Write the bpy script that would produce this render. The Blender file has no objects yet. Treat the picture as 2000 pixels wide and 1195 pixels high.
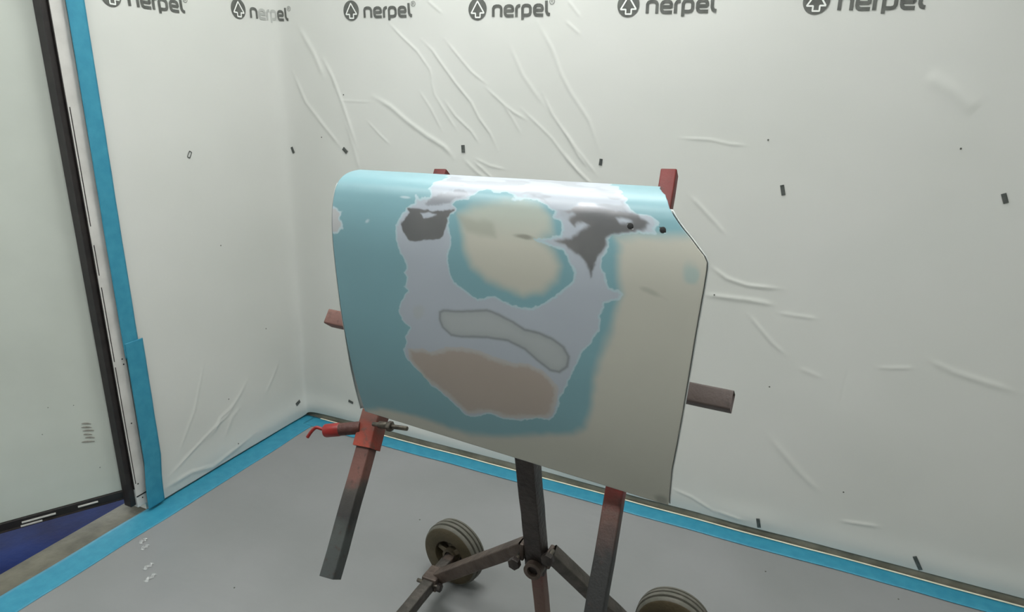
import bpy, bmesh, math, random
import numpy as np
from mathutils import Matrix, Vector

# ------------------------------------------------------------------ camera
scene = bpy.context.scene
COL = scene.collection

def make_camera():
    pitch, roll, yaw = 0.313944, 0.0224288, -0.4243888
    cp, sp, cy, sy = math.cos(pitch), math.sin(pitch), math.cos(yaw), math.sin(yaw)
    fwd = Vector((sy * cp, cy * cp, -sp))
    right = Vector((cy, -sy, 0))
    up = right.cross(fwd)
    cr, sr = math.cos(roll), math.sin(roll)
    r2, u2 = right * cr + up * sr, up * cr - right * sr
    cam = bpy.data.cameras.new('camera')
    cam.sensor_fit = 'HORIZONTAL'
    cam.sensor_width = 36.0
    cam.lens = 1307.294 / 2000.0 * 36.0
    cam.clip_start = 0.02
    o = bpy.data.objects.new('camera', cam)
    COL.objects.link(o)
    m = Matrix((r2, u2, -fwd)).transposed().to_4x4()
    m.translation = Vector((2.07587, -2.22957, 1.5))
    o.matrix_world = m
    scene.camera = o

make_camera()

# ------------------------------------------------------------------ world and exposure
world = bpy.data.worlds.new('world')
scene.world = world
world.use_nodes = True
bgn = world.node_tree.nodes['Background']
bgn.inputs[0].default_value = (0.92, 0.97, 0.95, 1)
bgn.inputs[1].default_value = 0.55
scene.view_settings.view_transform = 'Standard'
scene.view_settings.look = 'None'
scene.view_settings.gamma = 1.0
scene.view_settings.use_curve_mapping = False
scene.view_settings.exposure = 1.75
LAMP = 5.2            # strength of the ceiling diffusers

rng = np.random.RandomState(7)
random.seed(7)

# ------------------------------------------------------------------ traced shapes (metres on their own surface)
PANEL_PATCHES = {
    'primer': [(0.207, 0.492), (0.217, 0.481), (0.215, 0.475), (0.187, 0.471), (0.181, 0.462), (0.168, 0.455), (0.151, 0.442), (0.136, 0.423), (0.136, 0.415), (0.138, 0.395), (0.145, 0.380), (0.156, 0.363), (0.158, 0.350), (0.148, 0.343), (0.157, 0.335), (0.150, 0.316), (0.156, 0.310), (0.138, 0.287), (0.133, 0.264), (0.138, 0.250), (0.154, 0.238), (0.143, 0.217), (0.143, 0.209), (0.134, 0.188), (0.138, 0.172), (0.158, 0.151), (0.172, 0.143), (0.186, 0.122), (0.219, 0.107), (0.240, 0.089), (0.260, 0.072), (0.278, 0.074), (0.315, 0.095), (0.342, 0.089), (0.375, 0.096), (0.411, 0.111), (0.434, 0.113), (0.450, 0.145), (0.453, 0.167), (0.466, 0.193), (0.469, 0.210), (0.487, 0.257), (0.503, 0.279), (0.514, 0.300), (0.514, 0.323), (0.518, 0.344), (0.539, 0.353), (0.546, 0.362), (0.538, 0.368), (0.523, 0.370), (0.514, 0.381), (0.508, 0.403), (0.508, 0.412), (0.514, 0.420), (0.524, 0.438), (0.534, 0.444), (0.556, 0.448), (0.577, 0.453), (0.610, 0.454), (0.616, 0.462), (0.626, 0.472), (0.625, 0.481), (0.603, 0.481), (0.592, 0.494), (0.591, 0.505), (0.547, 0.607), (0.481, 0.607), (0.378, 0.607), (0.238, 0.607), (0.218, 0.505)],
    'inner': [(0.262, 0.455), (0.268, 0.461), (0.261, 0.467), (0.291, 0.482), (0.320, 0.494), (0.365, 0.497), (0.392, 0.490), (0.414, 0.484), (0.438, 0.479), (0.455, 0.471), (0.449, 0.462), (0.459, 0.457), (0.456, 0.446), (0.446, 0.437), (0.424, 0.433), (0.395, 0.428), (0.404, 0.422), (0.428, 0.419), (0.440, 0.418), (0.451, 0.409), (0.458, 0.396), (0.466, 0.384), (0.465, 0.372), (0.453, 0.360), (0.435, 0.340), (0.415, 0.326), (0.396, 0.317), (0.361, 0.315), (0.346, 0.321), (0.330, 0.326), (0.297, 0.317), (0.280, 0.322), (0.261, 0.333), (0.251, 0.338), (0.244, 0.354), (0.240, 0.371), (0.243, 0.391), (0.247, 0.407), (0.244, 0.420), (0.242, 0.434), (0.250, 0.450)],
    'cream_inner': [(0.272, 0.450), (0.301, 0.465), (0.339, 0.474), (0.390, 0.480), (0.428, 0.477), (0.439, 0.463), (0.427, 0.444), (0.401, 0.425), (0.426, 0.408), (0.437, 0.391), (0.433, 0.370), (0.410, 0.351), (0.379, 0.341), (0.346, 0.347), (0.314, 0.355), (0.289, 0.374), (0.276, 0.400), (0.269, 0.426)],
    'cream_right': [(0.538, 0.444), (0.530, 0.417), (0.537, 0.384), (0.545, 0.362), (0.538, 0.341), (0.531, 0.308), (0.522, 0.263), (0.515, 0.218), (0.507, 0.168), (0.501, 0.119), (0.481, 0.098), (0.442, 0.085), (0.379, 0.066), (0.312, 0.042), (0.264, 0.031), (0.206, 0.029), (0.158, 0.032), (0.109, 0.032), (0.042, 0.019), (0.006, 0.006), (0.006, -0.060), (0.121, -0.060), (0.360, -0.060), (0.720, -0.060), (0.720, 0.289), (0.720, 0.425), (0.720, 0.461), (0.617, 0.453), (0.576, 0.452)],
    'metal_a': [(0.166, 0.453), (0.192, 0.455), (0.212, 0.454), (0.231, 0.457), (0.261, 0.458), (0.250, 0.451), (0.244, 0.443), (0.237, 0.430), (0.232, 0.419), (0.224, 0.411), (0.196, 0.404), (0.165, 0.399), (0.157, 0.407), (0.146, 0.426), (0.160, 0.439), (0.169, 0.447)],
    'metal_b': [(0.473, 0.472), (0.495, 0.479), (0.513, 0.487), (0.539, 0.485), (0.561, 0.481), (0.587, 0.480), (0.602, 0.477), (0.602, 0.472), (0.611, 0.466), (0.593, 0.458), (0.575, 0.454), (0.535, 0.445), (0.524, 0.441), (0.512, 0.425), (0.498, 0.411), (0.496, 0.398), (0.492, 0.381), (0.487, 0.393), (0.474, 0.407), (0.459, 0.416), (0.446, 0.424), (0.431, 0.428), (0.459, 0.433), (0.481, 0.445), (0.505, 0.456), (0.498, 0.459), (0.478, 0.452), (0.474, 0.460), (0.481, 0.468)],
    'isle_a': [(0.191, 0.448), (0.211, 0.451), (0.223, 0.449), (0.215, 0.444), (0.196, 0.441)],
    'isle_b': [(0.561, 0.469), (0.572, 0.470), (0.583, 0.467), (0.575, 0.464), (0.562, 0.464)],
    'isle_c': [(0.472, 0.467), (0.487, 0.472), (0.491, 0.469), (0.478, 0.464)],
    'tongue': [(0.209, 0.470), (0.233, 0.482), (0.257, 0.487), (0.283, 0.491), (0.290, 0.487), (0.257, 0.473), (0.224, 0.462), (0.202, 0.462)],
    'taupe': [(0.146, 0.192), (0.174, 0.198), (0.194, 0.196), (0.217, 0.207), (0.233, 0.215), (0.261, 0.221), (0.292, 0.222), (0.322, 0.217), (0.346, 0.214), (0.362, 0.213), (0.394, 0.217), (0.418, 0.211), (0.434, 0.200), (0.449, 0.186), (0.447, 0.160), (0.440, 0.134), (0.431, 0.119), (0.385, 0.106), (0.359, 0.097), (0.342, 0.093), (0.315, 0.098), (0.264, 0.079), (0.251, 0.088), (0.225, 0.109), (0.187, 0.128), (0.162, 0.152), (0.147, 0.172)],
    'peanut': [(0.221, 0.280), (0.229, 0.285), (0.264, 0.289), (0.314, 0.300), (0.339, 0.295), (0.362, 0.288), (0.385, 0.278), (0.412, 0.277), (0.436, 0.271), (0.455, 0.261), (0.465, 0.246), (0.463, 0.228), (0.450, 0.215), (0.433, 0.215), (0.410, 0.228), (0.386, 0.244), (0.362, 0.251), (0.354, 0.253), (0.314, 0.251), (0.263, 0.242), (0.242, 0.241), (0.225, 0.253), (0.220, 0.267)],
    'edge_patch': [(-0.060, 0.437), (0.007, 0.441), (0.020, 0.437), (0.017, 0.425), (0.022, 0.418), (0.023, 0.407), (0.012, 0.397), (-0.060, 0.394)],
}
PANEL_SPOTS = {'s1': (0.376, 0.429), 's2': (0.587, 0.372), 's3': (0.177, 0.272), 's4': (0.642, 0.405), 's5': (0.646, 0.008), 's6': (0.297, 0.438), 'h1': (0.576, 0.460), 'h2': (0.626, 0.459), 'f1': (0.076, 0.425), 'f2': (0.160, 0.472)}
PROFILE = [(-1.2097, 0.8552), (-1.2220, 0.8938), (-1.2334, 0.9329), (-1.2433, 0.9722), (-1.2517, 1.0112), (-1.2589, 1.0499), (-1.2647, 1.0879), (-1.2691, 1.1248), (-1.2723, 1.1599), (-1.2748, 1.1918), (-1.2765, 1.2193), (-1.2769, 1.2437), (-1.2758, 1.2668), (-1.2727, 1.2881), (-1.2677, 1.3069), (-1.2610, 1.3224), (-1.2526, 1.3335), (-1.2416, 1.3408), (-1.2270, 1.3458), (-1.2091, 1.3485), (-1.1893, 1.3492)]
RIGHT_EDGE = [(0.8000, 1.9170), (0.8230, 1.9190), (0.8730, 1.9195), (0.9320, 1.9215), (0.9820, 1.9270), (1.0380, 1.9320), (1.1080, 1.9370), (1.1720, 1.9410), (1.2360, 1.9455), (1.2590, 1.9465), (1.2700, 1.9460), (1.2785, 1.9405), (1.2862, 1.9320), (1.2990, 1.9190), (1.3115, 1.9040), (1.3240, 1.8910), (1.3334, 1.8820), (1.3408, 1.8760), (1.3458, 1.8690), (1.3485, 1.8580), (1.3495, 1.8500)]
CREASES = [
    (0.0034, 0.0040, [(0.548, 1.722), (0.607, 1.671), (0.671, 1.622), (0.724, 1.559), (0.734, 1.520)]),
    (0.0034, 0.0050, [(0.689, 1.662), (0.736, 1.625), (0.763, 1.592), (0.830, 1.515), (0.895, 1.450), (0.926, 1.398), (0.972, 1.346), (1.004, 1.287)]),
    (0.0034, 0.0040, [(0.785, 1.664), (0.855, 1.593), (0.894, 1.555), (0.956, 1.513)]),
    (0.0034, 0.0040, [(0.948, 1.505), (1.017, 1.453), (1.061, 1.423), (1.115, 1.396)]),
    (0.0034, 0.0030, [(1.017, 1.453), (1.062, 1.397), (1.092, 1.352)]),
    (0.0080, 0.0050, [(0.469, 1.461), (0.545, 1.427), (0.621, 1.374), (0.706, 1.325), (0.781, 1.289), (0.822, 1.249)]),
    (0.0034, 0.0040, [(0.910, 1.241), (0.959, 1.206), (1.005, 1.170)]),
    (0.0034, 0.0030, [(0.435, 1.370), (0.491, 1.321), (0.539, 1.284)]),
    (0.0034, 0.0030, [(0.726, 1.533), (0.742, 1.474), (0.791, 1.407), (0.838, 1.347)]),
    (0.0034, 0.0040, [(0.783, 1.454), (0.829, 1.401), (0.895, 1.350), (0.927, 1.310)]),
    (0.0034, 0.0030, [(0.676, 1.485), (0.724, 1.425), (0.773, 1.345)]),
    (0.0070, 0.0040, [(0.078, 1.547), (0.137, 1.429), (0.225, 1.337), (0.306, 1.256)]),
    (0.0070, 0.0050, [(0.239, 1.591), (0.279, 1.527), (0.313, 1.449), (0.351, 1.348), (0.382, 1.260)]),
    (0.0100, 0.0040, [(0.125, 1.711), (0.193, 1.613), (0.234, 1.528)]),
    (0.0034, 0.0040, [(1.090, 1.436), (1.166, 1.376), (1.211, 1.338), (1.271, 1.271), (1.353, 1.196)]),
    (0.0034, 0.0050, [(1.169, 1.489), (1.207, 1.421), (1.267, 1.348), (1.311, 1.285), (1.350, 1.243)]),
    (0.0060, 0.0030, [(1.042, 1.643), (1.095, 1.544), (1.178, 1.446)]),
    (0.0060, 0.0040, [(1.140, 1.715), (1.198, 1.631), (1.237, 1.546), (1.272, 1.491), (1.341, 1.404), (1.387, 1.298)]),
    (0.0034, 0.0030, [(1.246, 1.776), (1.294, 1.723)]),
    (0.0034, 0.0030, [(1.242, 1.713), (1.297, 1.671)]),
    (0.0034, 0.0030, [(0.716, 1.791), (0.778, 1.746)]),
    (0.0034, 0.0030, [(0.910, 1.254), (0.973, 1.231), (1.035, 1.222)]),
    (0.0034, 0.0020, [(0.312, 1.441), (0.449, 1.439)]),
    (0.0034, 0.0030, [(1.643, 1.362), (1.743, 1.361), (1.800, 1.351), (1.855, 1.349)]),
    (0.0060, 0.0040, [(1.693, 1.186), (1.738, 1.148), (1.786, 1.104), (1.827, 1.065)]),
    (0.0034, 0.0040, [(1.251, 1.372), (1.304, 1.307), (1.382, 1.223)]),
    (0.0034, 0.0040, [(1.254, 1.296), (1.308, 1.237), (1.368, 1.190)]),
    (0.0200, 0.0060, [(2.284, 1.562), (2.368, 1.516), (2.431, 1.465)]),
    (0.0060, 0.0050, [(1.788, 0.958), (1.844, 0.924), (1.910, 0.910), (2.023, 0.913)]),
    (0.0080, 0.0050, [(1.772, 0.859), (1.916, 0.862), (1.998, 0.858)]),
    (0.0060, 0.0030, [(2.014, 0.832), (2.131, 0.831)]),
    (0.0060, 0.0040, [(1.922, 0.814), (1.965, 0.772), (2.009, 0.729), (2.056, 0.695)]),
    (0.0060, 0.0030, [(2.319, 0.701), (2.412, 0.719)]),
    (0.0100, 0.0040, [(2.454, 0.751), (2.517, 0.727), (2.695, 0.695)]),
    (0.0080, 0.0030, [(2.102, 0.657), (2.171, 0.639)]),
    (0.0040, -0.0020, [(2.242, 0.683), (2.239, 0.628), (2.238, 0.558)]),
    (0.0080, 0.0040, [(-0.340, 0.317), (-0.394, 0.266), (-0.446, 0.228), (-0.500, 0.214), (-0.529, 0.177), (-0.574, 0.160)]),
    (0.0080, 0.0030, [(-0.156, 0.330), (-0.204, 0.267), (-0.250, 0.217)]),
    (0.0080, 0.0030, [(-0.392, 0.216), (-0.446, 0.189), (-0.487, 0.124)]),
    (0.0080, 0.0050, [(-0.797, 0.065), (-0.664, 0.066), (-0.567, 0.040), (-0.325, 0.076)]),
    (0.0060, 0.0040, [(-0.759, 0.096), (-0.546, 0.183), (-0.445, 0.214)]),
    (0.0060, 0.0030, [(-0.537, 0.482), (-0.613, 0.296), (-0.703, 0.165)]),
    (0.0060, 0.0040, [(1.909, 0.060), (2.001, 0.050)]),
    (0.0060, 0.0040, [(2.302, 0.140), (2.419, 0.154)]),
    (0.0050, 0.0040, [(1.749, 0.101), (1.814, 0.089), (1.910, 0.051)]),
    (0.0100, 0.0040, [(2.040, 0.397), (2.152, 0.289), (2.225, 0.231)]),
    (0.0060, 0.0030, [(0.863, 1.249), (0.917, 1.206), (0.959, 1.181)]),
    (0.0080, 0.0030, [(0.385, 1.180), (0.365, 1.259), (0.327, 1.376)]),
]
MARKS = [
    ((-0.4964, 1.2423), (-0.4847, 1.2611), 0.0180, 1),
    ((0.0388, 1.2502), (0.0500, 1.2257), 0.0130, 0),
    ((0.3117, 1.2586), (0.3309, 1.2416), 0.0150, 0),
    ((0.8611, 1.2992), (0.8632, 1.2717), 0.0145, 0),
    ((1.3913, 1.2813), (1.3892, 1.2591), 0.0110, 0),
    ((1.9691, 1.2379), (1.9777, 1.2074), 0.0115, 0),
    ((2.5315, 1.2572), (2.5426, 1.2317), 0.0125, 0),
    ((-0.0783, 0.0955), (-0.0499, 0.1042), 0.0140, 0),
    ((0.2643, 0.1309), (0.2896, 0.1238), 0.0120, 0),
    ((2.0491, 0.0738), (2.0580, 0.0382), 0.0120, 0),
    ((2.5328, 0.0808), (2.5584, 0.0358), 0.0120, 0),
]
SPECKS = [(0.329, 1.463), (0.206, 1.296), (-0.400, 0.902), (2.021, 0.575), (1.912, 1.369), (2.410, 1.370), (1.810, 0.864), (-0.431, 0.072), (-0.214, 0.503), (-0.450, 0.274), (2.296, 0.250)]
GLYPHS = {
    'n': [(0.0599, -0.0255), (0.0595, 0.0002), (0.0625, 0.0057), (0.0702, 0.0079), (0.0798, 0.0076), (0.0866, 0.0051), (0.0896, -0.0006), (0.0900, -0.0261)],
    'e': [(0.1367, -0.0238), (0.1111, -0.0233), (0.1057, -0.0200), (0.1036, -0.0136), (0.1034, -0.0009), (0.1067, 0.0046), (0.1142, 0.0071), (0.1237, 0.0068), (0.1304, 0.0040), (0.1330, -0.0016), (0.1332, -0.0087), (0.1079, -0.0081)],
    'r': [(0.1468, -0.0272), (0.1462, -0.0019), (0.1492, 0.0043), (0.1539, 0.0065), (0.1604, 0.0068)],
    'p': [(0.1697, -0.0364), (0.1686, -0.0009), (0.1716, 0.0053), (0.1781, 0.0070), (0.1874, 0.0068), (0.1939, 0.0047), (0.1972, -0.0008), (0.1977, -0.0149), (0.1947, -0.0211), (0.1864, -0.0230), (0.1706, -0.0226)],
    'e2': [(0.2441, -0.0237), (0.2194, -0.0232), (0.2141, -0.0199), (0.2120, -0.0137), (0.2116, -0.0012), (0.2147, 0.0042), (0.2220, 0.0066), (0.2311, 0.0064), (0.2376, 0.0036), (0.2401, -0.0019), (0.2404, -0.0089), (0.2161, -0.0083)],
    'l': [(0.2536, 0.0193), (0.2549, -0.0123), (0.2579, -0.0189), (0.2625, -0.0221), (0.2680, -0.0226)],
}
ARROW = [(-0.0011, 0.0250), (-0.0248, -0.0127), (-0.0082, -0.0131), (-0.0082, -0.0262), (0.0097, -0.0266), (0.0096, -0.0125), (0.0247, -0.0128)]

CEILING_LIGHTS = [('corner', 'white framed ceiling light over the corner of the two film covered walls', (1.2, -0.5)),
                  ('doorway', 'white framed ceiling light over the floor by the open white door', (1.0, -1.9)),
                  ('middle', 'white framed ceiling light over the middle of the booth', (2.75, -1.9))]
FLOOR_CRUMPLES = [(0.150, -0.990, 1, 0.03), (0.185, -1.010, 1, 0.03), (0.278, -1.070, 1, 0.035), (0.330, -1.104, 1, 0.04)]
COLS = dict(blue=(118, 157, 166), blue_soft=(140, 170, 171), cream=(184, 182, 171), cream_thin=(163, 171, 161), primer=(166, 173, 183), primer_warm=(175, 176, 178),
            rim=(173, 192, 199), metal=(160, 158, 160), metal_dark=(124, 125, 129), smear=(144, 146, 134), taupe=(162, 150, 141), taupe_rim=(179, 162, 139),
            peanut=(164, 169, 170), guide=(128, 134, 136), stain=(119, 119, 109))

# ------------------------------------------------------------------ materials
def srgb(r, g, b):
    f = lambda c: (c / 255 / 12.92) if c / 255 <= 0.04045 else ((c / 255 + 0.055) / 1.055) ** 2.4
    return (f(r), f(g), f(b), 1.0)

def new_mat(name):
    m = bpy.data.materials.new(name)
    m.use_nodes = True
    nt = m.node_tree
    return m, nt, nt.nodes['Principled BSDF']

def N(nt, kind, **kw):
    n = nt.nodes.new(kind)
    for k, v in kw.items():
        if hasattr(n, k):
            setattr(n, k, v)
        else:
            n.inputs[k].default_value = v
    return n

def mottled(name, c1, c2, scale=6.0, rough=0.5, bump=0.0, bscale=80.0, metallic=0.0, detail=4.0, lo=0.35, hi=0.65, coat=0.0):
    """two colours mixed by noise, with fine relief"""
    m, nt, b = new_mat(name)
    tc = N(nt, 'ShaderNodeTexCoord')
    no = N(nt, 'ShaderNodeTexNoise', Scale=scale, Detail=detail)
    nt.links.new(tc.outputs['Object'], no.inputs['Vector'])
    rp = N(nt, 'ShaderNodeValToRGB')
    rp.color_ramp.elements[0].position, rp.color_ramp.elements[0].color = lo, c1
    rp.color_ramp.elements[1].position, rp.color_ramp.elements[1].color = hi, c2
    nt.links.new(no.outputs['Fac'], rp.inputs['Fac'])
    nt.links.new(rp.outputs['Color'], b.inputs['Base Color'])
    b.inputs['Roughness'].default_value = rough
    b.inputs['Metallic'].default_value = metallic
    if coat:
        b.inputs['Coat Weight'].default_value = coat
        b.inputs['Coat Roughness'].default_value = 0.12
    if bump:
        n2 = N(nt, 'ShaderNodeTexNoise', Scale=bscale, Detail=3.0)
        nt.links.new(tc.outputs['Object'], n2.inputs['Vector'])
        bp = N(nt, 'ShaderNodeBump', Strength=bump, Distance=0.01)
        nt.links.new(n2.outputs['Fac'], bp.inputs['Height'])
        nt.links.new(bp.outputs['Normal'], b.inputs['Normal'])
    return m

def painted_bar(name, stops, length, wear, wear_amt=0.5, rough=0.55):
    """worn paint whose colour changes along the bar (local z), with chips showing the wear colour"""
    m, nt, b = new_mat(name)
    tc = N(nt, 'ShaderNodeTexCoord')
    sep = N(nt, 'ShaderNodeSeparateXYZ')
    nt.links.new(tc.outputs['Object'], sep.inputs[0])
    n1 = N(nt, 'ShaderNodeTexNoise', Scale=26.0, Detail=5.0)
    nt.links.new(tc.outputs['Object'], n1.inputs['Vector'])
    mul = N(nt, 'ShaderNodeMath', operation='MULTIPLY_ADD')
    nt.links.new(n1.outputs['Fac'], mul.inputs[0]); mul.inputs[1].default_value = 0.10
    nt.links.new(sep.outputs['Z'], mul.inputs[2])
    sub = N(nt, 'ShaderNodeMath', operation='SUBTRACT'); sub.inputs[1].default_value = 0.05
    nt.links.new(mul.outputs[0], sub.inputs[0])
    dv = N(nt, 'ShaderNodeMath', operation='DIVIDE'); dv.inputs[1].default_value = length
    nt.links.new(sub.outputs[0], dv.inputs[0])
    rp = N(nt, 'ShaderNodeValToRGB')
    els = rp.color_ramp.elements
    els[0].position, els[0].color = stops[0]
    els[1].position, els[1].color = stops[-1]
    for p, c in stops[1:-1]:
        e = els.new(p); e.color = c
    nt.links.new(dv.outputs[0], rp.inputs['Fac'])
    n2 = N(nt, 'ShaderNodeTexNoise', Scale=55.0, Detail=6.0, Roughness=0.65)
    nt.links.new(tc.outputs['Object'], n2.inputs['Vector'])
    r2 = N(nt, 'ShaderNodeValToRGB')
    r2.color_ramp.elements[0].position = 0.56; r2.color_ramp.elements[0].color = (0, 0, 0, 1)
    r2.color_ramp.elements[1].position = 0.66; r2.color_ramp.elements[1].color = (wear_amt,) * 3 + (1,)
    nt.links.new(n2.outputs['Fac'], r2.inputs['Fac'])
    mx = N(nt, 'ShaderNodeMixRGB'); mx.inputs['Color2'].default_value = wear
    nt.links.new(r2.outputs['Color'], mx.inputs['Fac']); nt.links.new(rp.outputs['Color'], mx.inputs['Color1'])
    nt.links.new(mx.outputs['Color'], b.inputs['Base Color'])
    bp = N(nt, 'ShaderNodeBump', Strength=0.35, Distance=0.004)
    nt.links.new(n2.outputs['Fac'], bp.inputs['Height']); nt.links.new(bp.outputs['Normal'], b.inputs['Normal'])
    b.inputs['Roughness'].default_value = rough
    return m

M = {}
M['wall'] = mottled('wall_paint', srgb(214, 216, 210), srgb(205, 207, 202), 3, 0.55)
M['ceiling'] = mottled('ceiling_paint', srgb(225, 226, 222), srgb(215, 217, 212), 3, 0.6)
M['tape'] = mottled('blue_tape', srgb(44, 130, 158), srgb(54, 140, 166), 30, 0.5, 0.12, 300)
M['tape_edge'] = mottled('tape_cream_edge', srgb(214, 214, 190), srgb(226, 226, 206), 40, 0.6)
M['base'] = mottled('dirty_skirting', srgb(104, 100, 87), srgb(134, 129, 115), 12, 0.6, 0.2, 90)
M['threshold'] = mottled('dirty_threshold', srgb(72, 70, 60), srgb(108, 105, 92), 9, 0.55, 0.2, 60)
M['blue_floor'] = mottled('blue_floor_paint', srgb(7, 20, 66), srgb(12, 34, 88), 7, 0.6, 0.1, 60)
M['blue_floor'].node_tree.nodes['Principled BSDF'].inputs['Specular IOR Level'].default_value = 0.12
M['jamb'] = mottled('jamb_white', srgb(200, 198, 194), srgb(186, 184, 180), 14, 0.45)
M['door'] = mottled('door_white', srgb(190, 195, 187), srgb(183, 188, 180), 4, 0.42)
M['rubber'] = mottled('black_rubber', srgb(22, 18, 18), srgb(34, 29, 28), 30, 0.5)
M['scuff'] = mottled('scuff', srgb(120, 116, 108), srgb(150, 148, 140), 60, 0.7)
M['print'] = mottled('print_grey', srgb(78, 80, 76), srgb(96, 98, 94), 40, 0.5)
M['print_faded'] = mottled('print_faded', srgb(158, 160, 156), srgb(172, 174, 170), 30, 0.5)
M['print_white'] = mottled('print_white', srgb(225, 228, 224), srgb(232, 234, 230), 30, 0.5)
M['mark'] = mottled('mark_print', srgb(58, 62, 60), srgb(84, 88, 85), 80, 0.5)
M['speck'] = mottled('dust_speck', srgb(70, 72, 66), srgb(96, 96, 90), 80, 0.7)
M['dark_steel'] = mottled('dark_steel', srgb(46, 40, 38), srgb(67, 59, 56), 24, 0.45, 0.25, 90, 0.35)
M['grey_steel'] = mottled('grey_steel', srgb(67, 64, 60), srgb(89, 83, 78), 22, 0.45, 0.25, 90, 0.4)
M['brown_steel'] = mottled('brown_steel', srgb(73, 62, 56), srgb(97, 84, 76), 20, 0.5, 0.25, 90, 0.25)
M['rust'] = mottled('rust_red', srgb(63, 34, 30), srgb(84, 48, 40), 22, 0.6, 0.3, 90, 0.1)
M['red'] = mottled('red_paint', srgb(138, 25, 21), srgb(116, 24, 21), 22, 0.45)
M['red_brown'] = mottled('red_brown_paint', srgb(150, 62, 46), srgb(112, 56, 46), 28, 0.55, 0.2, 80)
M['bolt'] = mottled('bolt_steel', srgb(74, 69, 64), srgb(108, 102, 91), 40, 0.4, 0.2, 120, 0.6)
M['tyre_tread'] = mottled('tyre_tread', srgb(89, 88, 79), srgb(102, 99, 91), 30, 0.6, 0.15, 120)
M['tyre_side'] = mottled('tyre_side', srgb(64, 56, 37), srgb(76, 66, 46), 16, 0.6, 0.2, 100)
M['hub'] = mottled('wheel_hub', srgb(78, 70, 56), srgb(99, 88, 70), 24, 0.55, 0.2, 90, 0.2)
M['black'] = mottled('hole_black', srgb(10, 10, 10), srgb(18, 18, 18), 30, 0.7)
M['hem'] = mottled('hem_grey', srgb(176, 182, 182), srgb(196, 200, 198), 18, 0.45)
M['lamp_frame'] = mottled('lamp_frame', srgb(220, 220, 216), srgb(230, 230, 226), 10, 0.4)

m, nt, b = new_mat('lamp_diffuser')
b.inputs['Base Color'].default_value = (0.9, 0.9, 0.9, 1)
b.inputs['Emission Color'].default_value = (0.985, 1.0, 0.975, 1)
b.inputs['Emission Strength'].default_value = LAMP
M['diffuser'] = m

m, nt, b = new_mat('glint_film')
b.inputs['Base Color'].default_value = srgb(172, 174, 174)  # pale colour stands in for the glints on the floor
b.inputs['Roughness'].default_value = 0.06
b.inputs['Specular IOR Level'].default_value = 0.7
M['glint_film'] = m

def film_material():
    m, nt, b = new_mat('masking_film')
    tc = N(nt, 'ShaderNodeTexCoord')
    no = N(nt, 'ShaderNodeTexNoise', Scale=1.6, Detail=3.0)
    nt.links.new(tc.outputs['Object'], no.inputs['Vector'])
    rp = N(nt, 'ShaderNodeValToRGB')
    rp.color_ramp.elements[0].position, rp.color_ramp.elements[0].color = 0.3, srgb(207, 209, 204)
    rp.color_ramp.elements[1].position, rp.color_ramp.elements[1].color = 0.7, srgb(214, 215, 211)
    nt.links.new(no.outputs['Fac'], rp.inputs['Fac'])
    nt.links.new(rp.outputs['Color'], b.inputs['Base Color'])
    b.inputs['Roughness'].default_value = 0.34
    b.inputs['Specular IOR Level'].default_value = 0.4
    tr = N(nt, 'ShaderNodeBsdfTransparent')
    ms = N(nt, 'ShaderNodeMixShader'); ms.inputs[0].default_value = 0.10
    out = nt.nodes['Material Output']
    nt.links.new(b.outputs[0], ms.inputs[1]); nt.links.new(tr.outputs[0], ms.inputs[2])
    nt.links.new(ms.outputs[0], out.inputs['Surface'])
    return m
M['film'] = film_material()

def floor_material():
    m, nt, b = new_mat('floor_film_grey')
    tc = N(nt, 'ShaderNodeTexCoord')
    no = N(nt, 'ShaderNodeTexNoise', Scale=2.2, Detail=5.0)
    nt.links.new(tc.outputs['Object'], no.inputs['Vector'])
    rp = N(nt, 'ShaderNodeValToRGB')
    rp.color_ramp.elements[0].position, rp.color_ramp.elements[0].color = 0.3, srgb(127, 129, 129)
    rp.color_ramp.elements[1].position, rp.color_ramp.elements[1].color = 0.7, srgb(137, 138, 139)
    nt.links.new(no.outputs['Fac'], rp.inputs['Fac'])
    nt.links.new(rp.outputs['Color'], b.inputs['Base Color'])
    b.inputs['Roughness'].default_value = 0.38
    n2 = N(nt, 'ShaderNodeTexNoise', Scale=7.0, Detail=2.0)
    mp = N(nt, 'ShaderNodeMapping'); mp.inputs['Scale'].default_value = (1.0, 2.2, 1.0); mp.inputs['Rotation'].default_value = (0, 0, 0.6)
    nt.links.new(tc.outputs['Object'], mp.inputs['Vector']); nt.links.new(mp.outputs[0], n2.inputs['Vector'])
    bp = N(nt, 'ShaderNodeBump', Strength=0.12, Distance=0.02)
    nt.links.new(n2.outputs['Fac'], bp.inputs['Height']); nt.links.new(bp.outputs['Normal'], b.inputs['Normal'])
    return m
M['floor'] = floor_material()

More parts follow.
